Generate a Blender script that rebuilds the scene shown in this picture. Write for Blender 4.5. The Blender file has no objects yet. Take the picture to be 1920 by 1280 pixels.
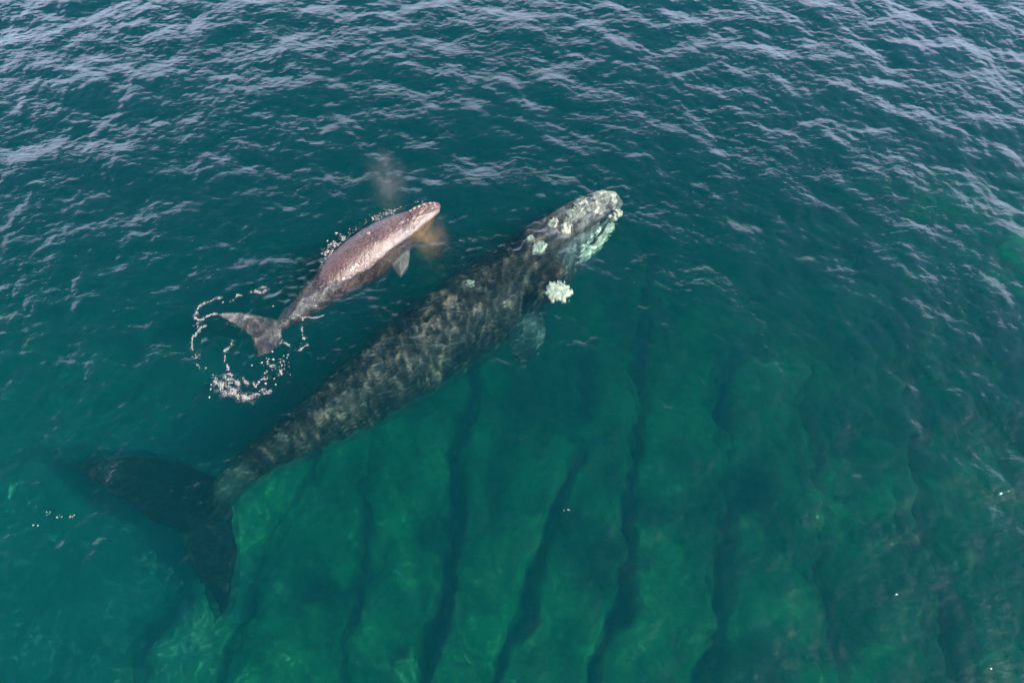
import bpy, bmesh, math, random
import numpy as np
from mathutils import Vector, Matrix, noise
from mathutils.bvhtree import BVHTree

random.seed(4)
S = bpy.context.scene
C = S.collection
R = math.radians

# ------------------------------------------------------------------ camera
cam_d = bpy.data.cameras.new('camera')
cam_d.sensor_width = 36.0
cam_d.lens = 24.0
cam_d.clip_start = 0.1
cam_d.clip_end = 3000
cam = bpy.data.objects.new('camera', cam_d)
C.objects.link(cam)
CAM_H = 16.0
cam.location = (0, 0, CAM_H)
cam.rotation_euler = (R(90 - 58), 0, 0)
S.camera = cam

# ------------------------------------------------------------------ sky and sun
SUN_DIR = Vector((0.70, -0.25, 0.67)).normalized()      # towards the sun
sun_el = math.asin(SUN_DIR.z)
sun_az = math.atan2(SUN_DIR.x, SUN_DIR.y)               # clockwise from +Y
w = bpy.data.worlds.new('World')
S.world = w
w.use_nodes = True
wn, wl = w.node_tree.nodes, w.node_tree.links
wn.clear()
sky = wn.new('ShaderNodeTexSky')
sky.sky_type = 'NISHITA'
sky.sun_disc = False
sky.sun_elevation = sun_el
sky.sun_rotation = sun_az
sky.dust_density = 1.0
sky.air_density = 0.7
bg = wn.new('ShaderNodeBackground')
bg.inputs['Strength'].default_value = 0.10
wo = wn.new('ShaderNodeOutputWorld')
# a bank of sunlit cloud added low in the unseen sky for reflections; radiance of white cloud under this sun is about 1
wtc = wn.new('ShaderNodeTexCoord')
wsep = wn.new('ShaderNodeSeparateXYZ')
wl.new(wtc.outputs['Generated'], wsep.inputs[0])


def wmath(op, a, b):
    nd = wn.new('ShaderNodeMath')
    nd.operation = op
    for i, v in enumerate((a, b)):
        if isinstance(v, (int, float)):
            nd.inputs[i].default_value = v
        else:
            wl.new(v, nd.inputs[i])
    return nd.outputs[0]


wz = wmath('ADD', wmath('MAXIMUM', wsep.outputs['Z'], 0.0), 0.12)
wcomb = wn.new('ShaderNodeCombineXYZ')
wl.new(wmath('DIVIDE', wsep.outputs['X'], wz), wcomb.inputs[0])
wl.new(wmath('DIVIDE', wsep.outputs['Y'], wz), wcomb.inputs[1])
wno = wn.new('ShaderNodeTexNoise')
wno.inputs['Scale'].default_value = 1.3
wno.inputs['Detail'].default_value = 5
wno.inputs['Roughness'].default_value = 0.55
wl.new(wcomb.outputs[0], wno.inputs['Vector'])
wrp = wn.new('ShaderNodeValToRGB')
wrp.color_ramp.elements[0].position = 0.0
wrp.color_ramp.elements[1].position = 0.10
# bank kept to low elevations: tilted wavelets mirror it, flatter water stays dark
wsl = wmath('MULTIPLY', wmath('SUBTRACT', wmath('DIVIDE', 1.0, wz), 1.56), 0.5)
wl.new(wmath('ADD', wmath('MULTIPLY', wmath('SUBTRACT', wno.outputs[0], 0.5), 0.45), wsl), wrp.inputs[0])
wmx = wn.new('ShaderNodeMix')
wmx.data_type = 'RGBA'
wl.new(wrp.outputs[0], wmx.inputs[0])
wl.new(sky.outputs[0], wmx.inputs[6])
wmx.inputs[7].default_value = (6.3, 6.2, 8.6, 1)
wl.new(wmx.outputs[2], bg.inputs['Color'])
wl.new(bg.outputs[0], wo.inputs['Surface'])

sun_d = bpy.data.lights.new('sun', 'SUN')
sun_d.energy = 5.0
sun_d.angle = R(0.53)
sun_d.color = (1.0, 0.90, 0.78)
sun_d.cycles.is_caustics_light = True
sun = bpy.data.objects.new('sun', sun_d)
C.objects.link(sun)
sun.location = SUN_DIR * 60
sun.rotation_euler = (-SUN_DIR).to_track_quat('-Z', 'Y').to_euler()

vs = S.view_settings
vs.view_transform = 'Standard'
vs.look = 'None'
vs.exposure = 1.3
vs.gamma = 1.0
vs.use_curve_mapping = False

cy = S.cycles
cy.max_bounces = 8
cy.diffuse_bounces = 2
cy.glossy_bounces = 3
cy.transmission_bounces = 6
cy.volume_bounces = 0
cy.transparent_max_bounces = 12
cy.caustics_reflective = False
cy.caustics_refractive = True
cy.sample_clamp_indirect = 4.0
cy.sample_clamp_direct = 0.0
cy.use_denoising = True
cy.use_adaptive_sampling = True
cy.adaptive_threshold = 0.02
cy.adaptive_min_samples = 24
cy.use_light_tree = False


# ------------------------------------------------------------------ helpers
def tag(o, label=None, cat=None, group=None, kind=None):
    for k, v in (('label', label), ('category', cat), ('group', group), ('kind', kind)):
        if v:
            o[k] = v
    return o


def link(o, parent=None):
    C.objects.link(o)
    if parent is not None:
        o.parent = parent
        o.matrix_parent_inverse = Matrix.Translation(-parent.location)
    return o


def mesh_np(name, V, F, mat=None, smooth=True):
    """mesh from an array of vertices and a list/array of faces"""
    me = bpy.data.meshes.new(name)
    V = np.asarray(V, dtype=np.float32)
    if isinstance(F, np.ndarray):
        n, k = F.shape
        me.vertices.add(len(V))
        me.vertices.foreach_set('co', V.ravel())
        me.loops.add(n * k)
        me.loops.foreach_set('vertex_index', F.ravel().astype(np.int32))
        me.polygons.add(n)
        me.polygons.foreach_set('loop_start', np.arange(0, n * k, k, dtype=np.int32))
        me.polygons.foreach_set('loop_total', np.full(n, k, dtype=np.int32))
        me.update(calc_edges=True)
    else:
        me.from_pydata([tuple(map(float, v)) for v in V], [], F)
        me.update()
    me.validate()
    if smooth:
        me.polygons.foreach_set('use_smooth', np.ones(len(me.polygons), dtype=bool))
    if mat:
        me.materials.append(mat)
    return me


def new_mat(name):
    m = bpy.data.materials.new(name)
    m.use_nodes = True
    m.node_tree.nodes.clear()
    return m


class NT:
    """short-hand for building node trees"""
    def __init__(self, m):
        self.t = m.node_tree
        self.n, self.l = self.t.nodes, self.t.links

    def add(self, typ, **kw):
        nd = self.n.new('ShaderNode' + typ)
        for k, v in kw.items():
            if k.startswith('in_'):
                key = k[3:]
                key = int(key) if key.isdigit() else key
                self.put(nd, key, v)
            else:
                setattr(nd, k, v)
        return nd

    def put(self, nd, key, v):
        s = nd.inputs[key]
        if hasattr(v, 'is_output') or isinstance(v, bpy.types.NodeSocket):
            self.l.new(v, s)
        else:
            s.default_value = v

    def math(self, op, a, b=None, c=None, clamp=False):
        nd = self.add('Math', operation=op, use_clamp=clamp)
        self.put(nd, 0, a)
        if b is not None:
            self.put(nd, 1, b)
        if c is not None:
            self.put(nd, 2, c)
        return nd.outputs[0]

    def noise(self, vec, scale, detail=4, rough=0.5, dist=0.0, out=0):
        nd = self.add('TexNoise', in_Scale=scale, in_Detail=detail, in_Roughness=rough, in_Distortion=dist)
        self.l.new(vec, nd.inputs['Vector'])
        return nd.outputs[out]

    def voro(self, vec, scale, feature='F1', rnd=1.0, out='Distance'):
        nd = self.add('TexVoronoi', feature=feature, in_Scale=scale, in_Randomness=rnd)
        self.l.new(vec, nd.inputs['Vector'])
        return nd.outputs[out]

    def ramp(self, fac, stops, interp='LINEAR'):
        nd = self.add('ValToRGB')
        cr = nd.color_ramp
        cr.interpolation = interp
        while len(cr.elements) < len(stops):
            cr.elements.new(0.5)
        for e, (p, c) in zip(cr.elements, stops):
            e.position = p
            e.color = (c, c, c, 1) if isinstance(c, (int, float)) else (*c, 1)
        self.l.new(fac, nd.inputs[0])
        return nd.outputs[0]

    def mix(self, fac, a, b, blend='MIX'):
        nd = self.add('Mix', data_type='RGBA', blend_type=blend)
        self.put(nd, 0, fac)
        for i, v in ((6, a), (7, b)):
            if isinstance(v, tuple):
                v = (*v, 1) if len(v) == 3 else v
            self.put(nd, i, v)
        return nd.outputs[2]

    def out(self, surf=None, vol=None):
        o = self.add('OutputMaterial')
        if surf:
            self.l.new(surf, o.inputs['Surface'])
        if vol:
            self.l.new(vol, o.inputs['Volume'])


# ------------------------------------------------------------------ the sea surface
# A spectrum of small wind waves, summed with an FFT on a grid that covers the bay in view.
SEA_LX, SEA_LY, SEA_D = 58.0, 38.0, 0.05
SEA_CX, SEA_CY = 0.0, 14.0
NX, NY = int(SEA_LX / SEA_D), int(SEA_LY / SEA_D)


def make_waves():
    rng = np.random.default_rng(11)
    kx = 2 * np.pi * np.fft.fftfreq(NX, SEA_D)
    ky = 2 * np.pi * np.fft.fftfreq(NY, SEA_D)
    KX, KY = np.meshgrid(kx, ky)
    K = np.hypot(KX, KY)
    K[0, 0] = 1e-6
    th = np.arctan2(KY, KX)
    wind = R(60)
    spread = 0.40 + 0.60 * np.cos(th - wind) ** 2
    kp = 2 * np.pi / 3.4
    g = np.fft.fft2(rng.standard_normal((NY, NX)))

    def field(P, rms_slope):
        P[0, 0] = 0
        H = g * np.sqrt(P)
        sx = np.fft.ifft2(1j * KX * H).real
        sy = np.fft.ifft2(1j * KY * H).real
        H *= rms_slope / math.sqrt((sx ** 2 + sy ** 2).mean())
        return [np.fft.ifft2(q).real for q in (H, -1j * KX / K * H, -1j * KY / K * H)]

    h, dx, dy = field(np.exp(-(kp / K) ** 2) / K ** 4.15 * spread * np.exp(-(K * 0.045) ** 2), 0.108)
    # short ripples, steepened over the whales to focus stronger caustics on them
    rip = field(np.exp(-((np.log(K) - np.log(2 * np.pi / 0.30)) / 0.3) ** 2) / K ** 4, 0.045)[0]
    X, Y = np.meshgrid((np.arange(NX) + 0.5) * SEA_D - SEA_LX / 2 + SEA_CX, (np.arange(NY) + 0.5) * SEA_D - SEA_LY / 2 + SEA_CY)

    def near(ax, ay, bx, by, r):
        t = np.clip(((X - ax) * (bx - ax) + (Y - ay) * (by - ay)) / ((bx - ax) ** 2 + (by - ay) ** 2), 0, 1)
        return np.exp(-((X - ax - t * (bx - ax)) ** 2 + (Y - ay - t * (by - ay)) ** 2) / r ** 2)

    caustic_gain = 0.45 + 5.6 * near(-7.6, 10.4, -4.6, 12.8, 0.75) + 2.2 * near(-7.0, 7.0, 2.5, 15.0, 1.5)
    return h + rip * caustic_gain, dx, dy


WH, WDX, WDY = make_waves()
# calm the last metres so the fine grid meets the far sea without a step
gx = (np.arange(NX) + 0.5) * SEA_D - SEA_LX / 2
gy = (np.arange(NY) + 0.5) * SEA_D - SEA_LY / 2
fade = np.clip((SEA_LX / 2 - np.abs(gx)) / 2.0, 0, 1)[None, :] * np.clip((SEA_LY / 2 - np.abs(gy)) / 2.0, 0, 1)[:, None]
WH = WH * fade
WDX = WDX * fade * 0.8
WDY = WDY * fade * 0.8


def sea_z(x, y):
    i = min(max(int((x - SEA_CX + SEA_LX / 2) / SEA_D), 0), NX - 1)
    j = min(max(int((y - SEA_CY + SEA_LY / 2) / SEA_D), 0), NY - 1)
    return float(WH[j, i])


def water_material():
    m = new_mat('sea_water')
    t = NT(m)
    geo = t.add('NewGeometry')
    pos = geo.outputs['Position']
    # capillary ripples too small for the mesh
    mp = t.add('Mapping')
    t.l.new(pos, mp.inputs['Vector'])
    mp.inputs['Rotation'].default_value = (0, 0, R(-30))
    mp.inputs['Scale'].default_value = (0.55, 1.0, 1.0)
    hsum = t.noise(mp.outputs[0], 7.0, 2, 0.5, 0.4)
    gust = t.ramp(t.noise(pos, 0.28, 3, 0.55), [(0.36, 0.35), (0.62, 1.0)])
    bump = t.add('Bump', in_Strength=1.0, in_Distance=0.03)
    t.l.new(t.math('MULTIPLY', hsum, gust), bump.inputs['Height'])
    nrm = bump.outputs[0]
    lw = t.add('LayerWeight', in_Blend=0.5)
    t.l.new(nrm, lw.inputs['Normal'])
    p5 = t.math('POWER', lw.outputs['Facing'], 3.2)
    fres = t.math('MULTIPLY_ADD', p5, 0.98, 0.018, clamp=True)
    gl = t.add('BsdfGlossy', in_Roughness=0.02, in_Color=(1, 1, 1, 1))
    t.l.new(nrm, gl.inputs['Normal'])
    tr = t.add('BsdfTransparent', in_Color=(1, 1, 1, 1))
    rf = t.add('BsdfRefraction', in_IOR=1.16, in_Roughness=0.0, in_Color=(1, 1, 1, 1))
    mx = t.add('MixShader', in_Fac=0.65)
    t.l.new(tr.outputs[0], mx.inputs[1])
    t.l.new(rf.outputs[0], mx.inputs[2])
    ms = t.add('MixShader')
    t.l.new(fres, ms.inputs[0])
    t.l.new(mx.outputs[0], ms.inputs[1])
    t.l.new(gl.outputs[0], ms.inputs[2])
    # the water body: red is lost within metres, green and blue scatter back
    mv = new_mat('water_body')
    t2 = NT(mv)
    sc = t2.add('VolumeScatter', in_Color=(0.01, 0.74, 1.0, 1), in_Density=0.062, in_Anisotropy=0.0)
    ab = t2.add('VolumeAbsorption', in_Color=(0.22, 0.868, 0.872, 1), in_Density=0.62)
    av = t2.add('AddShader')
    t2.l.new(sc.outputs[0], av.inputs[0])
    t2.l.new(ab.outputs[0], av.inputs[1])
    t.out(ms.outputs[0])
    t2.out(None, av.outputs[0])
    return m, mv


def sheet(step, lift, rings_z, name, mat):
    """the wave sheet on every step-th grid line, carried out to the far sea by rings"""
    ii, jj = np.arange(0, NX, step), np.arange(0, NY, step)
    X, Y = np.meshgrid(gx[ii] + SEA_CX, gy[jj] + SEA_CY)
    sel = np.ix_(jj, ii)
    V = np.stack([X + WDX[sel], Y + WDY[sel], WH[sel] + lift], -1).reshape(-1, 3)
    nx, ny = len(ii), len(jj)
    idx = np.arange(nx * ny).reshape(ny, nx)
    F = np.stack([idx[:-1, :-1], idx[:-1, 1:], idx[1:, 1:], idx[1:, :-1]], -1).reshape(-1, 4)
    loop = np.concatenate([idx[0, :-1], idx[:-1, -1], idx[-1, :0:-1], idx[:0:-1, 0]])
    n = len(loop)
    b = V[loop]
    c = np.array([SEA_CX, SEA_CY, 0])
    rings, vs_, fs, base = [loop], [V], [F], len(V)
    for sc_, z in rings_z:
        p = c + (b - c) * sc_
        p[:, 2] = z
        vs_.append(p)
        rings.append(np.arange(base, base + n))
        base += n
    for r0, r1 in zip(rings[:-1], rings[1:]):
        fs.append(np.stack([np.roll(r0, -1), r0, r1, np.roll(r1, -1)], -1))
    V = np.concatenate(vs_)
    if rings_z[-1][1] < -5:                       # close the body of water below
        r = rings[-1]
        h = n // 2
        V = np.concatenate([V, np.array([[SEA_CX, SEA_CY, rings_z[-1][1]]])])
        fs.append(np.stack([np.roll(r, -2)[::2][:h], np.roll(r, -1)[::2][:h], r[::2][:h], np.full(h, len(V) - 1)], -1))
    return mesh_np(name, V, np.concatenate(fs), mat)


def build_sea():
    surf, vol = water_material()
    far = [(1.25, 0), (2.0, 0), (4, 0), (14, 0)]
    o = link(bpy.data.objects.new('sea', sheet(1, 0.0, far, 'sea', surf)))
    tag(o, 'rippled teal green sea water around the two whales', 'sea', kind='structure')
    o.cycles.is_caustics_caster = True
    # the water itself, bounded a few centimetres above the rippled sheet
    lift = 0.045
    far = [(k, lift) for k, _ in far] + [(14, -16)]
    v = link(bpy.data.objects.new('water', sheet(3, lift, far, 'water', vol)), o)
    v['kind'] = 'structure'
    return o


sea = build_sea()
#BODY

# ------------------------------------------------------------------ sea floor
# strata of flat rock split by long crevices that run away from the camera
def crevice_lines():
    """each crevice: list of (x, y) from near to far on the sea floor"""
    return CREVICES


def interp_line(line, y):
    ys = np.array([p[1] for p in line])
    xs = np.array([p[0] for p in line])
    return np.interp(y, ys, xs)


CREVICES = [        # (line of (x, y) from near to far, half width, depth, first y, last y)
    ([(-7.89, 1.93), (-7.75, 3.97), (-7.49, 5.77), (-7.03, 6.93), (-6.47, 7.77)], 0.3, 1.0, -50, 11),
    ([(-2.49, 1.79), (-2.39, 2.49), (-2.05, 4.44), (-1.93, 6.83), (-1.9, 9.17), (-1.59, 11.82)], 0.26, 1.2, -50, 15),
    ([(-0.38, 1.79), (-0.16, 2.63), (0.67, 5.09), (1.42, 7.2), (1.86, 8.36), (2.24, 9.17)], 0.24, 0.9, -50, 9.47),
    ([(2.13, 2.07), (2.99, 3.97), (3.54, 5.43), (3.69, 7.77), (4.43, 10.45), (4.82, 13.04), (5.59, 16.56), (6.6, 20.36)], 0.3, 1.3, -50, 22),
    ([(2.53, 10.9), (2.81, 12.79), (3.06, 14.33)], 0.2, 1.2, 10.6, 14.63),
    ([(12.19, 2.07), (12.52, 3.97), (12.72, 6.12), (13.1, 7.97), (14.06, 10.45), (14.43, 12.79), (15.26, 15.42)], 0.35, 1.7, -50, 25),
    ([(16.53, 4.76), (17.0, 7.2), (17.25, 9.38), (18.14, 12.79), (18.59, 14.33)], 0.35, 1.5, -50, 25),
    ([(-4.79, 2.03), (-4.72, 5.0), (-4.68, 7.06), (-4.75, 8.99)], 0.14, 0.7, -50, 9.5),
    ([(5.37, 1.89), (6.1, 3.9), (6.67, 6.35), (7.05, 8.58), (8.04, 12.77)], 0.16, 0.8, -50, 13.3),
    ([(8.64, 1.89), (9.11, 3.9), (9.53, 6.35), (10.09, 8.99), (10.99, 12.77)], 0.14, 0.7, -50, 13.3),
]
SPLITS = [True, True, False, True, False, True, True] + [False] * 3
HOLLOWS = [(7.39, 7.87, 0.8, 0.9), (10.29, 10.02, 1.2, 0.5), (5.12, 2.63, 0.9, 0.7), (-5.42, 5.6, 1.3, 0.4)]


def floor_height(X, Y):
    rng = np.random.default_rng(3)
    Z = -5.5 - 0.09 * (Y - 4) - 0.02 * np.clip(Y - 8, 0, 20) ** 2

    def fnoise(scale, seed):
        r = np.random.default_rng(seed)
        n = 96
        k = np.hypot(*np.meshgrid(np.fft.fftfreq(n, 1 / n), np.fft.fftfreq(n, 1 / n)))
        f = np.fft.ifft2(np.fft.fft2(r.standard_normal((n, n))) * np.exp(-(k / 14.0) ** 2)).real
        f /= f.std()
        u = (X / scale * 4) % n
        v = (Y / scale * 4) % n
        i, j = np.floor(u).astype(int), np.floor(v).astype(int)
        fu, fv = u - i, v - j
        i1, j1 = (i + 1) % n, (j + 1) % n
        return f[j, i] * (1 - fu) * (1 - fv) + f[j, i1] * fu * (1 - fv) + f[j1, i] * (1 - fu) * fv + f[j1, i1] * fu * fv

    Z = Z + 0.20 * fnoise(6.0, 5) + 0.08 * fnoise(2.0, 6) + 0.09 * fnoise(0.8, 7)
    wob = 0.07 * fnoise(1.6, 8) + 0.08 * fnoise(0.5, 9)
    for k, (line, width, depth, y0, y1) in enumerate(CREVICES):
        d = X + wob - interp_line(line, Y)
        wd = 0.55 * width * np.clip(1.0 + 0.45 * fnoise(2.0, 20 + k), 0.15, 3)
        on = np.clip((Y - y0) / 1.0, 0, 1) * np.clip((y1 - Y) / 1.5, 0, 1)
        # a raised lip on the sunward side, a sharp cut on the other
        cut = 1 / (1 + np.exp(-(d + wd) / 0.05)) * 1 / (1 + np.exp((d - wd) / 0.05))
        lip = np.exp(-((d - 2.0 * wd) / (1.2 * wd)) ** 2)
        Z = Z + on * (-depth * cut + 0.07 * depth * lip)
        if k == 0:          # a bank that leans towards the sun
            Z = Z + on * 0.9 * np.exp(-((d + 1.3) / 0.7) ** 2)
    for (hx, hy, hr, hd) in HOLLOWS:
        d2 = ((X + wob - hx) ** 2 + (Y - hy) ** 2) / hr ** 2
        Z = Z - hd / (1 + d2 ** 4)
    return Z


def rock_material():
    m = new_mat('algae_rock')
    t = NT(m)
    pos = t.add('NewGeometry').outputs['Position']
    big = t.noise(pos, 0.35, 5, 0.6, 0.8)
    mid = t.noise(pos, 1.3, 6, 0.70, 0.8)
    fine = t.noise(pos, 5.0, 4, 0.65)
    c = t.mix(t.ramp(big, [(0.40, 0.0), (0.58, 1.0)]), (0.030, 0.055, 0.020), (0.20, 0.33, 0.085))
    c = t.mix(t.ramp(mid, [(0.40, 0.0), (0.66, 0.75)]), c, (0.045, 0.07, 0.032))
    c = t.mix(t.ramp(fine, [(0.45, 0.0), (0.75, 0.45)]), c, (0.24, 0.28, 0.13))
    # paler floor in the west, put in to brighten the teal water above
    sep = t.add('SeparateXYZ')
    t.l.new(pos, sep.inputs[0])
    west = t.add('MapRange', in_1=-6.5, in_2=-10.5)
    t.l.new(t.math('ADD', sep.outputs['X'], t.math('MULTIPLY', t.math('SUBTRACT', big, 0.5), 7.0)), west.inputs[0])
    c = t.mix(t.math('MULTIPLY', west.outputs[0], 0.8), c, (0.22, 0.24, 0.19))
    b = t.add('BsdfPrincipled', in_Roughness=0.9)
    t.l.new(c, b.inputs['Base Color'])
    bp = t.add('Bump', in_Strength=0.7, in_Distance=0.15)
    t.l.new(mid, bp.inputs['Height'])
    t.l.new(bp.outputs[0], b.inputs['Normal'])
    t.out(b.outputs[0])
    return m


def build_floor():
    rock = rock_material()
    # deep ground that carries on past the rocks
    g = 40
    xs = np.linspace(-400, 400, g + 1)
    X, Y = np.meshgrid(xs, xs)
    Z = np.full_like(X, -15.0)
    idx = np.arange((g + 1) ** 2).reshape(g + 1, g + 1)
    F = np.stack([idx[:-1, :-1], idx[:-1, 1:], idx[1:, 1:], idx[1:, :-1]], -1).reshape(-1, 4)
    sb = link(bpy.data.objects.new('seabed', mesh_np('seabed', np.stack([X, Y, Z], -1).reshape(-1, 3), F, rock)))
    tag(sb, 'dark algae covered seabed deep under the water', 'seabed', kind='structure')
    # the rock strata, one mesh for each slab between two crevices
    d = 0.10
    xs = np.arange(-30, 30, d)
    ys = np.arange(-3, 40, d)
    X, Y = np.meshgrid(xs, ys)
    Z = floor_height(X, Y)
    V = np.stack([X, Y, Z], -1)
    xc, yc = (X[:-1, :-1] + d / 2), (Y[:-1, :-1] + d / 2)
    side = np.zeros(xc.shape, int)
    for (line, *_), split in zip(CREVICES, SPLITS):
        if split:
            side += (xc > interp_line(line, yc)).astype(int)
    idx = np.arange(X.size).reshape(X.shape)
    F = np.stack([idx[:-1, :-1], idx[:-1, 1:], idx[1:, 1:], idx[1:, :-1]], -1)
    for k in range(side.max() + 1):
        f = F[side == k]
        used, inv = np.unique(f.ravel(), return_inverse=True)
        me = mesh_np('rock_slab', V.reshape(-1, 3)[used], inv.reshape(-1, 4), rock)
        link(bpy.data.objects.new('rock_slab', me), sb).cycles.is_caustics_receiver = True
    return sb


seabed = build_floor()


# ------------------------------------------------------------------ whale building blocks
def catmull(pts, n):
    P = np.array(pts, float)
    P = np.vstack([2 * P[0] - P[1], P, 2 * P[-1] - P[-2]])
    out = []
    segs = len(P) - 3
    for q in np.linspace(0, segs - 1e-6, n):
        i = int(q)
        t = q - i
        a, b, c, d = P[i:i + 4]
        out.append(0.5 * (2 * b + (c - a) * t + (2 * a - 5 * b + 4 * c - d) * t * t + (3 * b - a - 3 * c + d) * t ** 3))
    return np.array(out)


def loft(bm, spine, halfw, up, down, n=60, seg=40, power=2.2, roll=0.0):
    """closed tube round a spine, with half width and heights for each spine point"""
    dat = catmull([(*p, w_, u_, d_) for p, w_, u_, d_ in zip(spine, halfw, up, down)], n)
    rings = []
    for i in range(n):
        p = dat[i, :3]
        t = dat[min(i + 1, n - 1), :3] - dat[max(i - 1, 0), :3]
        t /= np.linalg.norm(t)
        s = np.cross(t, (0, 0, 1))
        s /= np.linalg.norm(s)
        u = np.cross(s, t)
        if roll:
            s, u = s * math.cos(roll) + u * math.sin(roll), u * math.cos(roll) - s * math.sin(roll)
        hw, hu, hd = np.maximum(dat[i, 3:6], 0.01)
        ring = []
        for k in range(seg):
            a = 2 * math.pi * k / seg
            ca, sa = math.cos(a), math.sin(a)
            x = math.copysign(abs(ca) ** (2 / power), ca) * hw
            z = math.copysign(abs(sa) ** (2 / power), sa) * (hu if sa > 0 else hd)
            ring.append(bm.verts.new(p + s * x + u * z))
        rings.append(ring)
    for a, b in zip(rings[:-1], rings[1:]):
        for k in range(seg):
            bm.faces.new((a[k], b[k], b[(k + 1) % seg], a[(k + 1) % seg]))
    bm.faces.new(rings[0])
    bm.faces.new(rings[-1][::-1])


def foil(bm, lead, trail, t0, t1, n=28, m=10):
    """a fin: thick at the root, thin at the tip, rounded front edge, sharp rear edge"""
    A, B = catmull(lead, n), catmull(trail, n)
    rings = []
    for i in range(n):
        f = i / (n - 1)
        th = (t0 + (t1 - t0) * f)
        a, b = A[i], B[i]
        nrm = np.array((0, 0, 1.0))
        top, bot = [], []
        for k in range(m + 1):
            c = k / m
            e = 0.5 * (1 - math.cos(math.pi * c))
            thick = th * (1.9 * math.sqrt(e) * (1 - e) + 0.28 * (1 - abs(2 * e - 1)) + 0.10) * 0.8
            p = a + (b - a) * e
            top.append(p + nrm * thick * 0.5)
            bot.append(p - nrm * thick * 0.5)
        rings.append([bm.verts.new(v) for v in top + bot[::-1]])
    q = len(rings[0])
    for a, b in zip(rings[:-1], rings[1:]):
        for k in range(q):
            bm.faces.new((a[k], a[(k + 1) % q], b[(k + 1) % q], b[k]))
    bm.faces.new(rings[0][::-1])
    bm.faces.new(rings[-1])


def fuse(name, bm, voxel, smooth, mat, parent):
    """one continuous skin over all the pieces in bm"""
    bmesh.ops.recalc_face_normals(bm, faces=bm.faces)
    me = bpy.data.meshes.new(name)
    bm.to_mesh(me)
    bm.free()
    o = bpy.data.objects.new(name, me)
    C.objects.link(o)
    r = o.modifiers.new('skin', 'REMESH')
    r.mode = 'VOXEL'
    r.voxel_size = voxel
    r.use_smooth_shade = True
    s = o.modifiers.new('soft', 'SMOOTH')
    s.factor = 0.5
    s.iterations = smooth
    dg = bpy.context.evaluated_depsgraph_get()
    me2 = bpy.data.meshes.new_from_object(o.evaluated_get(dg))
    o.modifiers.clear()
    o.data = me2
    me2.name = name
    me2.materials.clear()
    me2.materials.append(mat)
    me2.polygons.foreach_set('use_smooth', np.ones(len(me2.polygons), dtype=bool))
    C.objects.unlink(o)
    link(o, parent)
    o.cycles.is_caustics_receiver = True
    return o


def lump(name, parent, mat, loc, size, rotz=0.0, seed=0, rough=0.35, freq=3.0, sub=4, tilt=(0, 0)):
    """a knobbly raised patch"""
    bm = bmesh.new()
    bmesh.ops.create_icosphere(bm, subdivisions=sub, radius=1.0)
    off = Vector((seed * 7.3, seed * 3.1, seed * 1.7))
    for v in bm.verts:
        p = v.co.copy()
        n1 = noise.noise(p * 1.3 + off)
        n2 = noise.fractal(p * freq + off, 0.6, 2.1, 4)
        v.co = p * (1.0 + 0.30 * n1 + rough * n2)
    me = bpy.data.meshes.new(name)
    bm.to_mesh(me)
    bm.free()
    rot = Matrix.Rotation(rotz, 4, 'Z') @ Matrix.Rotation(tilt[0], 4, 'X') @ Matrix.Rotation(tilt[1], 4, 'Y')
    me.transform(Matrix.Translation(loc) @ rot @ Matrix.Diagonal((*size, 1)))
    me.materials.append(mat)
    me.polygons.foreach_set('use_smooth', np.ones(len(me.polygons), dtype=bool))
    o = link(bpy.data.objects.new(name, me), parent)
    o.cycles.is_caustics_receiver = True
    return o


def crust(name, parent, mat, skin_at, loc, rx, ry, rot, h, seed, n=34, rag=1.0):
    """an encrusted patch of skin: ragged outline, pitted top, its rim sunk into the skin"""
    off = Vector((seed * 5.7, seed * 2.3, 0.4))
    ca, sa = math.cos(rot), math.sin(rot)
    V, keep = [], []
    for j in range(n + 1):
        for i in range(n + 1):
            u, v = 2.6 * i / n - 1.3, 2.6 * j / n - 1.3
            x, y = loc[0] + u * rx * ca - v * ry * sa, loc[1] + u * rx * sa + v * ry * ca
            p = Vector((x, y, 0)) * 4.0
            edge = 1.0 - math.hypot(u, v) + rag * (0.38 * noise.noise(p * 1.2 + off) + 0.30 * noise.noise(p * 3.1 + off) + 0.22 * noise.noise(p * 6.5 + off))
            lift = max(min(edge * 4.0, 1.0), -0.6)
            pit = 0.55 + 0.9 * noise.fractal(p * 1.6 + off, 0.7, 2.2, 3)
            z = skin_at(x, y, loc[2]) + (h * (0.35 + 0.9 * pit) * lift if lift > 0 else 0.06 * lift)
            V.append((x, y, z))
            keep.append(edge > -0.12)
    F = []
    for j in range(n):
        for i in range(n):
            q = (j * (n + 1) + i, j * (n + 1) + i + 1, (j + 1) * (n + 1) + i + 1, (j + 1) * (n + 1) + i)
            if all(keep[k] for k in q):
                F.append(q)
    used = sorted({k for q in F for k in q})
    m = {k: a for a, k in enumerate(used)}
    me = mesh_np(name, np.array([V[k] for k in used]), [tuple(m[k] for k in q) for q in F], mat)
    o = link(bpy.data.objects.new(name, me), parent)
    o.cycles.is_caustics_receiver = True
    return o


def surface_of(o):
    """height of a body's skin above a point"""
    bt = BVHTree.FromPolygons([v.co.copy() for v in o.data.vertices], [tuple(p.vertices) for p in o.data.polygons])

    def at(x, y, default):
        hit = bt.ray_cast(Vector((x, y, 5)), Vector((0, 0, -1)))
        return hit[0].z if hit[0] is not None else default
    return at


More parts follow.
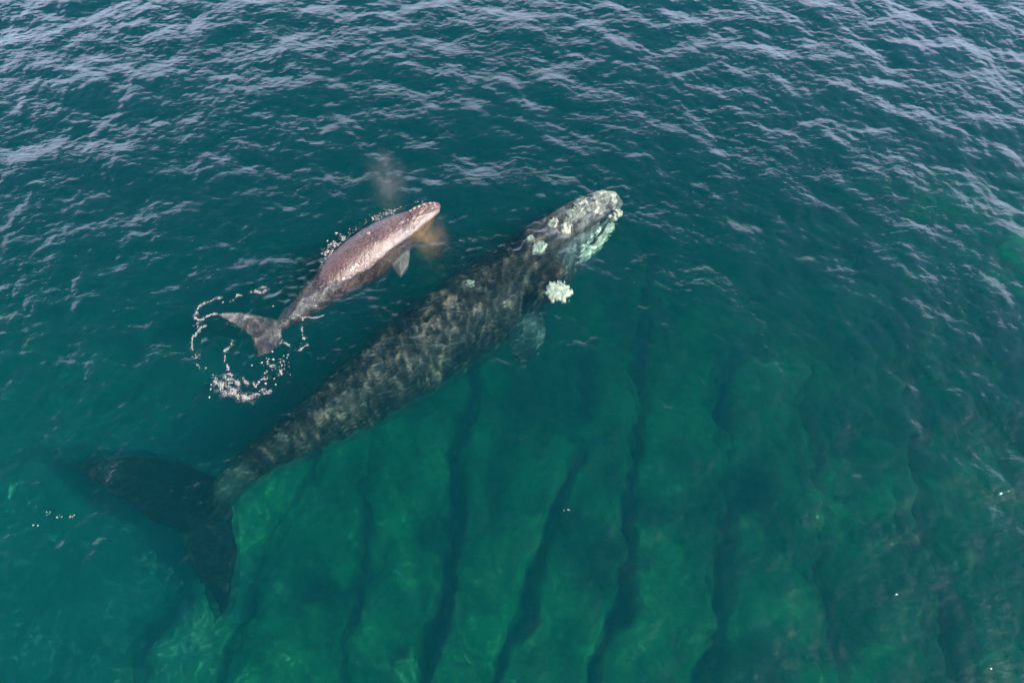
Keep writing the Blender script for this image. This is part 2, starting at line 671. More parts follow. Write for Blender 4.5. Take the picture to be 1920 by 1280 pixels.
def adult_skin():
    m = new_mat('adult_whale_skin')
    t = NT(m)
    pos = t.add('NewGeometry').outputs['Position']
    sep = t.add('SeparateXYZ')
    t.l.new(pos, sep.inputs[0])
    big = t.noise(pos, 0.7, 4, 0.62, 0.8)
    mid = t.noise(pos, 1.9, 6, 0.68, 1.4)
    fine = t.noise(pos, 9.0, 4, 0.65, 0.6)
    cell = t.voro(pos, 2.6)
    # the flukes are plain dark, the trunk is mottled with pale and tan scars
    trunk = t.add('MapRange', in_1=-8.6, in_2=-5.6)
    t.l.new(t.math('ADD', sep.outputs['X'], t.math('MULTIPLY', t.math('SUBTRACT', sep.outputs['Y'], 6.5), 0.6)), trunk.inputs[0])
    trunk = trunk.outputs[0]
    c = t.mix(t.ramp(big, [(0.38, 0.0), (0.65, 1.0)]), (0.003, 0.0028, 0.0034), (0.010, 0.0080, 0.0075))
    patch = t.math('MULTIPLY', t.ramp(mid, [(0.52, 0.0), (0.60, 1.0)]), t.ramp(big, [(0.47, 0.03), (0.56, 1.0)]))
    patch = t.math('MULTIPLY', patch, t.math('MULTIPLY_ADD', trunk, 0.80, 0.04))
    c = t.mix(patch, c, (0.150, 0.102, 0.078))
    # long pale scratches along the body
    smp = t.add('Mapping')
    t.l.new(pos, smp.inputs['Vector'])
    smp.inputs['Rotation'].default_value = (0, 0, R(-41))
    smp.inputs['Scale'].default_value = (0.35, 3.0, 3.0)
    scr = t.noise(smp.outputs[0], 2.2, 3, 0.6, 0.6)
    c = t.mix(t.math('MULTIPLY', t.ramp(scr, [(0.60, 0.0), (0.66, 1.0)]), t.math('MULTIPLY', trunk, 0.3)), c, (0.15, 0.125, 0.11))
    c = t.mix(t.math('MULTIPLY', t.ramp(cell, [(0.10, 1.0), (0.30, 0.0)]), t.math('MULTIPLY', trunk, 0.12)), c, (0.17, 0.115, 0.075))
    c = t.mix(t.math('MULTIPLY', t.ramp(fine, [(0.55, 0.0), (0.70, 1.0)]), t.math('MULTIPLY', trunk, 0.15)), c, (0.24, 0.22, 0.18))
    # slate grey head; light on the tail stock painted as a pale patch
    head = t.add('MapRange', in_1=14.4, in_2=16.6)
    t.l.new(t.math('ADD', t.math('MULTIPLY', sep.outputs['X'], 0.8), sep.outputs['Y']), head.inputs[0])
    c = t.mix(t.math('MULTIPLY', head.outputs[0], t.ramp(mid, [(0.42, 0.15), (0.58, 0.9)])), c, (0.15, 0.165, 0.165))
    fdst = t.add('VectorMath', operation='DISTANCE', in_1=(0.59, 11.44, -2.3))
    t.l.new(pos, fdst.inputs[0])
    c = t.mix(t.math('MULTIPLY', t.ramp(fdst.outputs['Value'], [(0.55, 0.6), (0.85, 0.0)]), t.ramp(mid, [(0.35, 0.2), (0.6, 1.0)])), c, (0.065, 0.072, 0.07))
    dst = t.add('VectorMath', operation='DISTANCE', in_1=(-7.55, 6.35, -1.6))
    t.l.new(pos, dst.inputs[0])
    c = t.mix(t.math('MULTIPLY', t.ramp(dst.outputs['Value'], [(0.2, 0.6), (0.9, 0.0)]), t.ramp(fine, [(0.35, 0.5), (0.6, 1.0)])), c, (0.13, 0.14, 0.10))
    b = t.add('BsdfPrincipled', in_Roughness=0.6)
    b.inputs['Specular IOR Level'].default_value = 0.12
    t.l.new(c, b.inputs['Base Color'])
    bp = t.add('Bump', in_Strength=0.7, in_Distance=0.06)
    t.l.new(t.math('ADD', mid, t.math('MULTIPLY', fine, 0.3)), bp.inputs['Height'])
    t.l.new(bp.outputs[0], b.inputs['Normal'])
    t.out(b.outputs[0])
    return m


def calf_skin():
    m = new_mat('calf_skin')
    t = NT(m)
    pos = t.add('NewGeometry').outputs['Position']
    big = t.noise(pos, 1.3, 4, 0.6, 0.5)
    mid = t.noise(pos, 6.0, 5, 0.65, 0.4)
    fine = t.noise(pos, 24.0, 3, 0.75)
    grain = t.noise(pos, 70.0, 2, 0.6)
    c = t.mix(t.ramp(big, [(0.36, 0.0), (0.64, 1.0)]), (0.026, 0.015, 0.015), (0.080, 0.046, 0.041))
    blotch = t.noise(pos, 2.6, 5, 0.7, 1.5)
    c = t.mix(t.math('MULTIPLY', t.ramp(blotch, [(0.52, 0.0), (0.66, 1.0)]), 0.6), c, (0.115, 0.088, 0.088))
    c = t.mix(t.math('MULTIPLY', t.ramp(mid, [(0.45, 0.0), (0.70, 1.0)]), 0.5), c, (0.026, 0.015, 0.018))
    c = t.mix(t.math('MULTIPLY', t.ramp(fine, [(0.50, 0.0), (0.62, 1.0)]), 0.7), c, (0.165, 0.105, 0.095))
    # soft folds across the body
    fmp = t.add('Mapping')
    t.l.new(pos, fmp.inputs['Vector'])
    fmp.inputs['Rotation'].default_value = (0, 0, R(-44))
    fmp.inputs['Scale'].default_value = (1.0, 0.30, 0.5)
    fold = t.noise(fmp.outputs[0], 7.0, 4, 0.6, 1.2)
    c = t.mix(t.math('MULTIPLY', t.ramp(fold, [(0.36, 1.0), (0.46, 0.0)]), 0.5), c, (0.026, 0.015, 0.018))
    b = t.add('BsdfPrincipled', in_Roughness=0.27)
    b.inputs['Specular IOR Level'].default_value = 0.5
    b.inputs['Coat Weight'].default_value = 0.7
    b.inputs['Coat Roughness'].default_value = 0.12
    t.l.new(c, b.inputs['Base Color'])
    bp = t.add('Bump', in_Strength=0.9, in_Distance=0.026)
    h = t.math('ADD', t.math('ADD', t.math('MULTIPLY', mid, 0.8), t.math('MULTIPLY', fold, 1.2)), t.math('ADD', t.math('MULTIPLY', fine, 0.5), t.math('MULTIPLY', grain, 0.25)))
    t.l.new(h, bp.inputs['Height'])
    t.l.new(bp.outputs[0], b.inputs['Normal'])
    t.l.new(bp.outputs[0], b.inputs['Coat Normal'])
    t.out(b.outputs[0])
    return m


def simple_mat(name, c0, c1, scale, rough=0.7, bump=0.4, dist=0.03, lo=0.35, hi=0.65):
    m = new_mat(name)
    t = NT(m)
    pos = t.add('NewGeometry').outputs['Position']
    n = t.noise(pos, scale, 6, 0.68, 0.6)
    c = t.mix(t.ramp(n, [(lo, 0.0), (hi, 1.0)]), c0, c1)
    b = t.add('BsdfPrincipled', in_Roughness=rough)
    t.l.new(c, b.inputs['Base Color'])
    bp = t.add('Bump', in_Strength=bump, in_Distance=dist)
    t.l.new(n, bp.inputs['Height'])
    t.l.new(bp.outputs[0], b.inputs['Normal'])
    t.out(b.outputs[0])
    return m


# ------------------------------------------------------------------ the adult whale
def build_adult():
    root = bpy.data.objects.new('right_whale', None)
    root.location = (-1.5, 11.9, -3.4)
    C.objects.link(root)
    tag(root, 'large dark mottled whale swimming just under the surface below the calf', 'whale')
    skin = adult_skin()
    bm = bmesh.new()
    spine = [(3.5, 15.84, -0.55), (2.83, 15.55, -0.95), (2.04, 15.02, -1.35), (0.76, 13.98, -1.85), (-0.6, 12.78, -2.1), (-2.31, 11.31, -2.2), (-3.99, 9.79, -2.15), (-5.4, 8.5, -2.05), (-6.45, 7.65, -2.0), (-7.31, 6.99, -2.1), (-7.97, 6.39, -2.3), (-8.44, 5.85, -2.5)]
    loft(bm, spine,
         [0.25, 0.66, 1.00, 1.25, 1.34, 1.30, 1.08, 0.76, 0.52, 0.38, 0.30, 0.20],
         [0.15, 0.45, 0.75, 1.08, 1.30, 1.34, 1.18, 0.92, 0.70, 0.54, 0.36, 0.16],
         [0.25, 0.70, 1.10, 1.30, 1.40, 1.40, 1.20, 0.95, 0.72, 0.54, 0.36, 0.16], n=90, seg=48)
    # narrow arched upper jaw above the broad lower lips
    loft(bm, [(3.42, 15.70, -0.30), (3.0, 15.46, -0.24), (2.45, 15.12, -0.24), (1.75, 14.66, -0.32), (1.1, 14.2, -0.56), (0.2, 13.5, -1.1)],
         [0.20, 0.44, 0.52, 0.56, 0.62, 0.7], [0.10, 0.17, 0.20, 0.22, 0.24, 0.3], [0.3, 0.5, 0.7, 0.8, 0.9, 0.9], n=40, seg=32)
    # knuckle of the jaw that reaches up to the surface
    loft(bm, [(0.55, 13.5, -1.7), (0.95, 13.2, -1.25), (1.30, 12.92, -0.75), (1.47, 12.74, -0.54)],
         [0.95, 0.75, 0.42, 0.20], [0.6, 0.4, 0.22, 0.1], [0.6, 0.5, 0.3, 0.2], n=24, seg=24)
    # flukes: the far one lifts towards the surface, the near one sinks
    foil(bm, [(-7.84, 6.73, -2.2), (-8.51, 7.04, -2.52), (-9.46, 7.47, -2.75), (-10.43, 7.68, -2.7), (-11.28, 7.65, -2.55), (-11.75, 7.4, -2.25), (-11.99, 7.03, -1.95)],
         [(-9.06, 5.54, -2.95), (-9.28, 5.54, -2.95), (-9.84, 5.75, -2.9), (-10.55, 6.16, -2.75), (-11.18, 6.55, -2.55), (-11.64, 6.83, -2.25), (-11.95, 6.97, -1.97)], 0.5, 0.10)
    foil(bm, [(-7.7, 6.46, -2.3), (-7.65, 5.94, -2.8), (-7.51, 5.24, -2.95), (-7.37, 4.55, -3.05), (-7.35, 4.01, -3.15), (-7.43, 3.56, -3.25), (-7.64, 3.21, -3.35)],
         [(-9.06, 5.54, -2.95), (-8.95, 5.24, -2.95), (-8.74, 4.83, -3.05), (-8.41, 4.36, -3.15), (-8.08, 3.92, -3.25), (-7.84, 3.57, -3.3), (-7.68, 3.24, -3.35)], 0.5, 0.10)
    # broad paddle-like flippers
    foil(bm, [(0.26, 13.09, -2.0), (0.89, 12.32, -2.1), (1.05, 11.74, -2.3), (0.95, 11.16, -2.5), (0.42, 10.6, -2.6)],
         [(-0.68, 12.32, -2.1), (-0.25, 11.73, -2.2), (-0.12, 11.24, -2.3), (-0.03, 10.87, -2.5), (0.13, 10.56, -2.6)], 0.40, 0.12)
    foil(bm, [(-1.09, 14.42, -2.0), (-1.52, 15.34, -2.5), (-2.15, 16.07, -2.9), (-2.77, 16.21, -3.2)],
         [(-1.96, 13.39, -2.0), (-2.42, 14.49, -2.5), (-2.78, 15.31, -2.9), (-2.92, 16.08, -3.2)], 0.45, 0.12)
    body = fuse('body', bm, 0.05, 8, skin, root)
    call = simple_mat('callosity', (0.08, 0.092, 0.085), (0.46, 0.47, 0.37), 9.0, 0.8, 0.9, 0.04, 0.34, 0.60)
    skin_at = surface_of(body)
    for k, (loc, size, rot, snap) in enumerate(ADULT_CALLOSITIES):
        if snap:
            on, rag = skin_at, 1.0
            if size[0] == 0.34:         # the knob of the jaw is domed under its pale patch
                on, rag = (lambda x, y, z, c=loc: -0.34 - 0.4 * ((x - c[0]) ** 2 + (y - c[1]) ** 2)), 0.75
            crust('callosity', root, call, on, loc, size[0] * 1.1, size[1] * 1.1, rot, size[2] * 0.55, k + (1 if rag == 1.0 else 9), rag=rag)
        else:
            lump('callosity', root, call, loc, size, rot, seed=k + 1, rough=0.3, freq=2.2)
    return root


ADULT_CALLOSITIES = [        # (place, half sizes, turn, encrusted on the skin)
    ((2.91, 15.57, 0.0), (0.46, 0.36, 0.07), 0.6, True),
    ((2.2, 15.33, -0.02), (0.24, 0.2, 0.06), 0.3, True),
    ((2.5, 15.04, -0.08), (0.3, 0.12, 0.05), 0.6, True),
    ((1.28, 14.5, 0.0), (0.17, 0.14, 0.09), 0.5, True),
    ((1.69, 14.3, -0.12), (0.17, 0.22, 0.06), 0, True),
    ((0.58, 14.07, -0.05), (0.12, 0.12, 0.08), 0, True),
    ((0.85, 13.7, -0.15), (0.22, 0.15, 0.08), 0.2, True),
    ((2.05, 14.77, -0.15), (0.3, 0.2, 0.03), 0.6, True),
    ((2.74, 14.95, -0.2), (0.24, 0.13, 0.04), 0.6, True),
    ((3.33, 14.96, -0.26), (0.15, 0.2, 0.13), 0.3, False),
    ((3.23, 14.73, -0.3), (0.09, 0.08, 0.07), 0, False),
    ((3.1, 14.82, -0.3), (0.06, 0.06, 0.06), 0, False),
    ((1.38, 11.95, -0.12), (0.34, 0.32, 0.07), 0.4, True),
    ((2.6, 14.14, -0.95), (0.62, 0.2, 0.05), 0.8, True),
    ((2.95, 14.59, -0.75), (0.35, 0.15, 0.05), 0.75, True),
    ((-1.28, 12.57, -0.33), (0.12, 0.1, 0.05), 0, True),
]


# ------------------------------------------------------------------ the calf
def build_calf():
    root = bpy.data.objects.new('whale_calf', None)
    root.location = (-4.6, 13.1, -1.0)
    C.objects.link(root)
    tag(root, 'small pinkish brown whale calf with its wet back above the water', 'whale')
    skin = calf_skin()
    bm = bmesh.new()
    spine = [(-2.33, 14.93, 0.06), (-2.67, 14.75, -0.06), (-3.16, 14.39, -0.24), (-3.79, 13.95, -0.38), (-4.4, 13.38, -0.44), (-5.05, 12.74, -0.48),
             (-5.61, 12.13, -0.52), (-6.07, 11.60, -0.56), (-6.42, 11.17, -0.56), (-6.68, 10.88, -0.54), (-6.99, 10.60, -0.54)]
    loft(bm, spine,
         [0.17, 0.34, 0.53, 0.70, 0.76, 0.69, 0.52, 0.38, 0.26, 0.18, 0.12],
         [0.10, 0.25, 0.48, 0.68, 0.74, 0.66, 0.46, 0.33, 0.22, 0.14, 0.07],
         [0.10, 0.25, 0.45, 0.66, 0.74, 0.68, 0.50, 0.36, 0.24, 0.14, 0.07], n=80, seg=44, power=2.1, roll=0.10)
    # arched snout
    loft(bm, [(-2.27, 14.96, 0.10), (-2.5, 14.86, 0.16), (-2.8, 14.70, 0.18), (-3.15, 14.46, 0.12), (-3.5, 14.2, 0.0)],
         [0.11, 0.16, 0.19, 0.23, 0.3], [0.07, 0.11, 0.13, 0.13, 0.14], [0.1, 0.2, 0.25, 0.3, 0.3], n=30, seg=24)
    foil(bm, [(-6.63, 11.02, -0.48), (-6.99, 11.06, -0.55), (-7.42, 11.18, -0.46), (-7.98, 11.17, -0.32), (-8.44, 11.00, -0.12)],
         [(-7.42, 10.46, -0.52), (-7.60, 10.57, -0.50), (-7.88, 10.75, -0.52), (-8.18, 10.90, -0.36), (-8.41, 10.96, -0.14)], 0.20, 0.06)
    foil(bm, [(-6.60, 10.98, -0.48), (-6.60, 10.72, -0.48), (-6.60, 10.36, -0.55), (-6.74, 9.97, -0.46), (-7.05, 9.66, -0.28)],
         [(-7.42, 10.46, -0.52), (-7.40, 10.35, -0.51), (-7.31, 10.15, -0.56), (-7.18, 9.90, -0.46), (-7.11, 9.67, -0.28)], 0.20, 0.06)
    foil(bm, [(-3.20, 14.10, -0.45), (-3.15, 13.42, -0.55), (-3.18, 13.04, -0.6), (-3.4, 12.71, -0.7)],
         [(-3.66, 13.70, -0.45), (-3.66, 13.27, -0.55), (-3.71, 13.08, -0.6), (-3.52, 12.79, -0.7)], 0.22, 0.06)
    foil(bm, [(-3.70, 14.7, -0.5), (-4.1, 15.2, -0.8), (-4.5, 15.5, -1.0)],
         [(-4.16, 14.3, -0.5), (-4.45, 14.9, -0.8), (-4.6, 15.35, -1.0)], 0.22, 0.06)
    body = fuse('body', bm, 0.024, 6, skin, root)
    skin_at = surface_of(body)
    call = simple_mat('calf_callosity', (0.07, 0.04, 0.036), (0.33, 0.25, 0.21), 30.0, 0.6, 0.6, 0.02, 0.38, 0.60)
    for k, (x, y, z, sx, sy, sz, rot) in enumerate(CALF_CALLOSITIES):
        lump('callosity', root, call, (x, y, skin_at(x, y, z) + 0.2 * sz), (sx, sy, sz), rot, seed=k + 31, rough=0.4, freq=3.0, sub=3)
    dark = simple_mat('blowhole_skin', (0.008, 0.006, 0.006), (0.03, 0.02, 0.018), 30.0, 0.3)
    for k, (x, y) in enumerate(((-3.08, 14.50), (-3.03, 14.40))):
        lump('blowhole', root, dark, (x, y, skin_at(x, y, 0.2)), (0.085, 0.028, 0.02), R(38 + 14 * k), seed=60 + k, rough=0.15, sub=3)
    lip = simple_mat('lip_skin', (0.02, 0.013, 0.014), (0.05, 0.03, 0.03), 14.0, 0.35)
    for k, (x, y) in enumerate(((-2.60, 14.66), (-2.82, 14.48))):
        lump('lip', root, lip, (x, y, skin_at(x, y, 0.0)), (0.16, 0.03, 0.02), R(38), seed=70 + k, rough=0.2, sub=3)
    return root


CALF_CALLOSITIES = [         # (x, y, height if beside the skin, half sizes, turn)
    (-3.14, 14.58, 0.3, 0.05, 0.04, 0.03, 0.5), (-2.95, 14.32, 0.3, 0.08, 0.05, 0.03, 1.1), (-2.98, 14.10, 0.18, 0.05, 0.10, 0.03, 0.2),
    (-2.89, 14.72, 0.3, 0.06, 0.04, 0.035, 0.6), (-2.73, 14.80, 0.28, 0.06, 0.04, 0.035, 0.5), (-2.56, 14.87, 0.25, 0.06, 0.04, 0.035, 0.4),
    (-2.43, 14.89, 0.2, 0.04, 0.05, 0.03, 0.2), (-2.40, 14.80, 0.05, 0.04, 0.06, 0.03, 0.9), (-2.49, 14.70, 0.0, 0.05, 0.03, 0.03, 0.6),
    (-3.03, 14.66, 0.33, 0.06, 0.04, 0.03, 0.6), (-4.33, 13.65, 0.3, 0.06, 0.05, 0.025, 0.3), (-3.37, 14.13, 0.36, 0.09, 0.05, 0.015, 0.7),
    (-2.65, 14.74, 0.2, 0.03, 0.03, 0.02, 0.0), (-2.80, 14.62, 0.2, 0.03, 0.03, 0.02, 0.0), (-3.20, 14.25, 0.2, 0.03, 0.05, 0.02, 0.0)]


calf = build_calf()
adult = build_adult()


# ------------------------------------------------------------------ foam, splashes, mist
FOAM_STRANDS = [
    ([(-8.34, 11.47), (-8.53, 11.43), (-8.73, 11.35), (-8.92, 11.25), (-8.96, 11.08), (-8.98, 10.92), (-8.96, 10.8), (-8.88, 10.74), (-8.75, 10.75), (-8.64, 10.85), (-8.52, 10.92), (-8.38, 10.93)], 0.035),
    ([(-7.27, 11.76), (-7.19, 11.79), (-7.11, 11.67), (-7.21, 11.6), (-7.36, 11.64), (-7.43, 11.65)], 0.045),
    ([(-7.5, 11.62), (-7.58, 11.52)], 0.03),
    ([(-7.71, 11.48), (-7.89, 11.53), (-7.92, 11.45), (-8.06, 11.33)], 0.03),
    ([(-8.89, 10.24), (-8.88, 10.02), (-8.8, 9.77)], 0.03),
    ([(-8.65, 9.59), (-8.6, 9.48)], 0.045),
    ([(-8.56, 9.31), (-8.44, 9.16)], 0.02),
    ([(-8.62, 10.54), (-8.71, 10.48), (-8.78, 10.37), (-8.84, 10.21)], 0.04),
    ([(-8.82, 10.66), (-8.9, 10.53), (-8.82, 10.49)], 0.03),
    ([(-7.75, 10.02), (-7.77, 9.86), (-7.88, 9.77), (-7.92, 9.71)], 0.04),
    ([(-7.85, 9.59), (-7.81, 9.34)], 0.018),
    ([(-7.72, 9.28), (-7.67, 9.16), (-7.62, 9.08)], 0.03),
    ([(-7.93, 8.84), (-7.87, 8.69), (-7.76, 8.67), (-7.68, 8.64), (-7.7, 8.49), (-7.57, 8.38), (-7.44, 8.35), (-7.31, 8.35), (-7.2, 8.29), (-7.06, 8.21), (-6.91, 8.24), (-6.8, 8.32), (-6.71, 8.38)], 0.065),
    ([(-7.38, 8.45), (-7.24, 8.38), (-7.04, 8.27), (-6.89, 8.24)], 0.08),
    ([(-7.69, 8.9), (-7.58, 8.78), (-7.49, 8.81), (-7.34, 8.72), (-7.24, 8.61)], 0.045),
    ([(-7.7, 8.96), (-7.6, 8.99), (-7.52, 8.9), (-7.59, 8.81)], 0.04),
    ([(-7.53, 8.67), (-7.44, 8.69)], 0.03),
    ([(-7.65, 8.64), (-7.51, 8.55), (-7.39, 8.49), (-7.25, 8.41)], 0.04),
    ([(-6.65, 8.46), (-6.59, 8.51), (-6.5, 8.46), (-6.41, 8.49), (-6.46, 8.41), (-6.56, 8.39)], 0.045),
    ([(-7.19, 8.84), (-7.09, 8.72), (-7.01, 8.65)], 0.04),
    ([(-6.87, 8.68), (-6.82, 8.58), (-6.77, 8.67), (-6.74, 8.77)], 0.04),
    ([(-6.67, 8.81), (-6.55, 8.85)], 0.04),
    ([(-6.66, 8.91), (-6.55, 8.67)], 0.02),
    ([(-6.2, 10.88), (-6.0, 10.82), (-5.91, 10.75), (-5.88, 10.66)], 0.028),
    ([(-5.88, 10.75), (-5.78, 10.77), (-5.56, 10.76), (-5.3, 10.85)], 0.02),
    ([(-5.88, 10.43), (-5.8, 10.14), (-5.74, 10.05)], 0.03),
    ([(-5.61, 9.86), (-5.75, 9.74), (-5.84, 9.68)], 0.03),
    ([(-6.28, 9.93), (-6.12, 9.86)], 0.03),
    ([(-6.37, 10.02), (-6.39, 9.88)], 0.035),
    ([(-6.25, 9.11), (-6.2, 8.99)], 0.04),
    ([(-6.57, 9.24), (-6.47, 9.25)], 0.035),
    ([(-6.3, 9.37), (-6.24, 9.25)], 0.035),
]
FOAM_DOTS = [(-7.04, 9.24), (-8.26, 9.15), (-8.28, 11.31), (-6.13, 9.48), (-6.3, 8.67), (-7.93, 8.24), (-7.98, 8.62), (-7.96, 8.49), (-6.77, 11.1), (-6.86, 8.64), (-6.57, 8.69), (-8.01, 8.93), (-6.37, 8.84), (-6.8, 9.34), (-5.6, 11.18)]
FOAM_AREA = [[(-6.69, 9.71), (-6.08, 9.71), (-5.95, 8.93), (-6.77, 8.93)]]
FLANK = [(-5.7, 12.61, 0.0), (-5.47, 13.06, 0.0), (-5.19, 13.6, 0.0), (-4.83, 13.96, 0.0), (-4.31, 14.41, 0.0), (-3.75, 14.72, 0.05), (-3.34, 14.94, 0.1), (-2.69, 15.15, 0.1)]
CLUST = [(-5.38, 13.53, 0.0), (-5.59, 13.18, 0.0), (-5.21, 13.74, 0.0), (-5.49, 13.39, 0.0), (-4.23, 14.46, 0.0), (-3.76, 14.72, 0.0)]
FLECKS = [(-11.34, 4.9, 0.0), (-11.07, 5.19, 0.0), (-10.86, 5.08, 0.0), (-10.56, 5.12, 0.0), (1.3, 5.23, 0.0)]


def blobs(name, items, mat, label, cat):
    """many small flattened bubbles rafts: (x, y, z, rx, ry, rz, turn)"""
    bm0 = bmesh.new()
    bmesh.ops.create_icosphere(bm0, subdivisions=1, radius=1.0)
    base = np.array([v.co[:] for v in bm0.verts])
    faces = np.array([[v.index for v in f.verts] for f in bm0.faces])
    bm0.free()
    Vs, Fs = [], []
    r = np.random.default_rng(len(items))
    for k, (x, y, z, rx, ry, rz, a) in enumerate(items):
        ang = np.arctan2(base[:, 1], base[:, 0])
        wob = 1 + 0.25 * np.sin(2 * ang + r.uniform(0, 6)) + 0.18 * np.sin(3 * ang + r.uniform(0, 6)) + 0.12 * np.sin(5 * ang + r.uniform(0, 6))
        p = base * np.stack([wob * rx, wob * ry, np.full_like(wob, rz)], -1)
        c_, s_ = math.cos(a), math.sin(a)
        p = np.stack([p[:, 0] * c_ - p[:, 1] * s_ + x, p[:, 0] * s_ + p[:, 1] * c_ + y, p[:, 2] + z], -1)
        Fs.append(faces + k * len(base))
        Vs.append(p)
    me = mesh_np(name, np.concatenate(Vs), np.concatenate(Fs), mat)
    o = link(bpy.data.objects.new(name, me))
    return tag(o, label, cat, kind='stuff')


def foam_material(name='sea_foam', film=False):
    m = new_mat(name)
    t = NT(m)
    pos = t.add('NewGeometry').outputs['Position']
    n = t.noise(pos, 30.0, 3, 0.6)
    c = t.mix(t.ramp(n, [(0.3, 0.0), (0.7, 1.0)]), (0.20, 0.185, 0.19), (0.34, 0.31, 0.31))
    b = t.add('BsdfPrincipled', in_Roughness=0.6)
    t.l.new(c, b.inputs['Base Color'])
    if not film:
        t.out(b.outputs[0])
        return m
    # a film of the finest bubbles that lets the water show through
    tr = t.add('BsdfTransparent')
    ms = t.add('MixShader')
    t.l.new(t.ramp(t.noise(pos, 16.0, 4, 0.7, 0.5), [(0.50, 0.0), (0.80, 0.40)]), ms.inputs[0])
    t.l.new(tr.outputs[0], ms.inputs[1])
    t.l.new(b.outputs[0], ms.inputs[2])
    t.out(ms.outputs[0])
    return m


foam_mat = foam_material()
film_mat = foam_material('foam_film', True)


def strand_blobs(line, width):
    """a strand of froth: countless tiny bubbles gathered in uneven knots along a line"""
    out = []
    L = sum(math.dist(a, b) for a, b in zip(line[:-1], line[1:]))
    n = max(int(L / 0.008), 6)
    pts = catmull([(*p, 0) for p in line], n)
    ph = random.uniform(0, 50)
    for i, p in enumerate(pts):
        knot = noise.noise(Vector((i * 0.09 + ph, ph, 0))) * 0.5 + noise.noise(Vector((i * 0.31, ph, 3))) * 0.5
        amt = max(0.0, 0.35 + 1.6 * knot)
        for _ in range(int(amt * 2 * width / 0.03 + random.random())):
            sd = width * (0.28 + 0.35 * amt)
            x, y = p[0] + random.gauss(0, sd), p[1] + random.gauss(0, sd)
            q = random.choice((0.005, 0.007, 0.009, 0.012, 0.016))
            out.append((x, y, sea_z(x, y) + 0.008, q * random.uniform(1, 1.8), q, 0.008, random.uniform(0, 3)))
    return out


items = []
for line, width in FOAM_STRANDS:
    items += strand_blobs(line, width)
for (x, y) in FOAM_DOTS:
    q = random.uniform(0.015, 0.03)
    items.append((x, y, sea_z(x, y) + 0.01, q * 1.4, q, 0.012, random.uniform(0, 3)))
(ax, ay), (bx, by), (cx_, cy_), (dx_, dy_) = FOAM_AREA[0]
for _ in range(40):
    u, v = random.random(), random.betavariate(1.5, 1.2)
    x = (ax * (1 - u) + bx * u) * (1 - v) + (dx_ * (1 - u) + cx_ * u) * v
    y = ay * (1 - v) + dy_ * v
    q = random.choice((0.007, 0.009, 0.012, 0.018, 0.026))
    items.append((x, y, sea_z(x, y) + 0.01, q * random.uniform(1, 1.8), q, 0.01, random.uniform(0, 3)))
foam = blobs('foam', items, foam_mat, 'ring of white foam on the water around the calf tail', 'foam')
items = []
for line, width in FOAM_STRANDS:
    L = sum(math.dist(a, b) for a, b in zip(line[:-1], line[1:]))
    for p in catmull([(*q, 0) for q in line], max(int(L / 0.07), 3)):
        x, y = p[0] + random.gauss(0, width * 0.6), p[1] + random.gauss(0, width * 0.6)
        q = width * random.uniform(1.0, 2.2)
        items.append((x, y, sea_z(x, y) + 0.006, q * 1.5, q, 0.004, random.uniform(0, 3)))
film = blobs('bubble_film', items, film_mat, None, None)
film.parent = foam

items = []
fl = catmull(FLANK, 240)
for i, p in enumerate(fl):
    amt = 0.35 + 0.65 * max(0, math.sin(i * 0.05)) ** 2
    for _ in range(3):
        if random.random() < amt * 0.6:
            x, y = p[0] + random.gauss(-0.02, 0.05), p[1] + random.gauss(0.02, 0.05)
            q = random.choice((0.004, 0.006, 0.008, 0.014))
            items.append((x, y, sea_z(x, y) + abs(random.gauss(0, 0.04)), q * random.uniform(1, 2.2), q, q * 0.8, random.uniform(0.4, 1.2)))
for (x0, y0, z0) in CLUST:
    for _ in range(26):
        x, y = x0 + random.gauss(0, 0.10), y0 + random.gauss(0, 0.08)
        q = random.choice((0.005, 0.008, 0.012, 0.022)) * (1.4 if y0 < 14 else 0.8)
        items.append((x, y, sea_z(x, y) + abs(random.gauss(0.01, 0.05)), q * random.uniform(1, 2), q, q * 0.7, random.uniform(0, 3)))
blobs('splash', items, foam_mat, 'white splash of droplets along the far flank of the calf', 'splash')

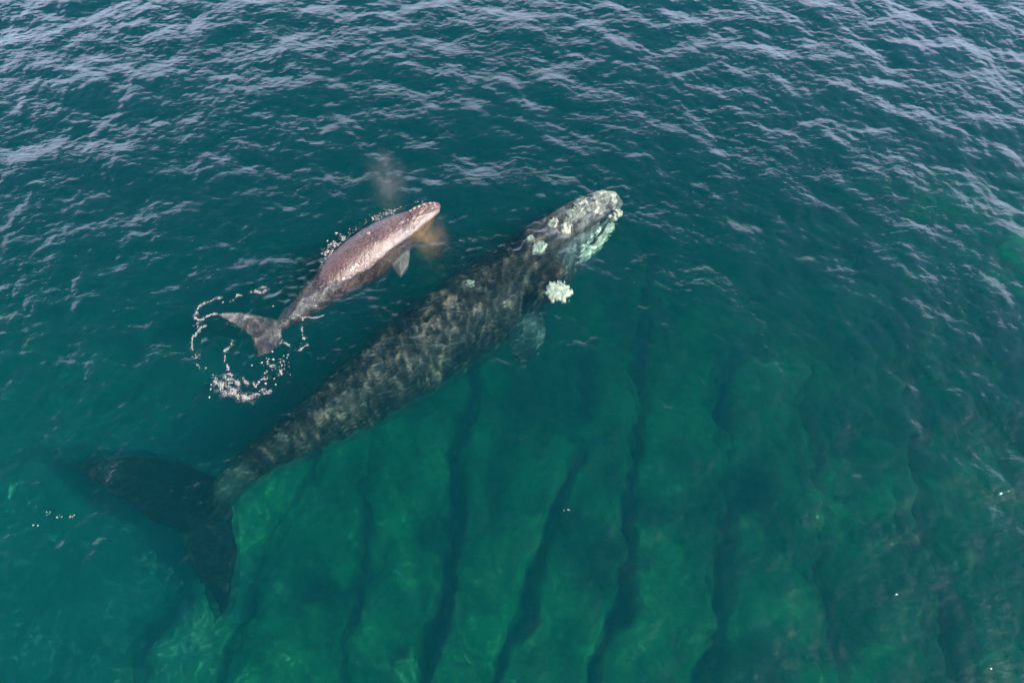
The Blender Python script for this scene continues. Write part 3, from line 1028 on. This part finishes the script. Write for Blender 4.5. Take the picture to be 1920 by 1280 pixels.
items = []
for (x, y, z) in FLECKS:
    for _ in range(4):
        xx, yy = x + random.gauss(0, 0.05), y + random.gauss(0, 0.03)
        q = random.uniform(0.006, 0.018)
        items.append((xx, yy, sea_z(xx, yy) + 0.008, q * 1.6, q * 0.8, 0.008, random.uniform(0, 3)))
blobs('foam_fleck', items, foam_mat, 'scattered tiny white foam flecks on open water', 'foam')


def mist(name, loc, rad, rot, col0, col1, density, label):
    """a puff of breath: a closed ellipsoid of thin droplets, denser at its heart"""
    bm = bmesh.new()
    bmesh.ops.create_icosphere(bm, subdivisions=3, radius=1.0)
    me = bpy.data.meshes.new(name)
    bm.to_mesh(me)
    bm.free()
    m = new_mat(name)
    t = NT(m)
    obj = t.add('TexCoord').outputs['Object']
    ln = t.add('VectorMath', operation='LENGTH')
    t.l.new(obj, ln.inputs[0])
    n = t.noise(obj, 2.6, 5, 0.65, 0.8)
    fall = t.math('SUBTRACT', 1.0, ln.outputs['Value'], clamp=True)
    den = t.math('MULTIPLY', t.math('POWER', fall, 2.0), t.math('MULTIPLY', t.ramp(n, [(0.40, 0.0), (0.66, 1.0)]), density))
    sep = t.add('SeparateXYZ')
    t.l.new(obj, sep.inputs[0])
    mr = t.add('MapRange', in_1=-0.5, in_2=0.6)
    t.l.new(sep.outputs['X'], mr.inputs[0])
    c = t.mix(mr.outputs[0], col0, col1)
    v = t.add('VolumeScatter', in_Anisotropy=0.2)
    t.l.new(c, v.inputs['Color'])
    t.l.new(den, v.inputs['Density'])
    t.out(None, v.outputs[0])
    me.materials.append(m)
    o = link(bpy.data.objects.new(name, me))
    o.location = loc
    o.scale = rad
    o.rotation_euler = rot
    return tag(o, label, 'mist', kind='stuff')


mist('breath_mist', (-3.79, 15.10, 1.0), (0.80, 1.9, 0.9), (R(-8), 0, R(12)), (0.9, 0.70, 0.58), (0.9, 0.74, 0.64), 0.42,
     'thin warm puff of breath drifting above the calf head')
mist('rainbow_mist', (-2.48, 13.35, 0.58), (0.75, 1.15, 0.55), (0, 0, R(20)), (1.0, 0.60, 0.13), (0.70, 0.34, 0.20), 2.4,  # rainbow light put into the scatter colour, gold to orange brown
     'puff of spray beside the calf head, rainbow light painted in orange')
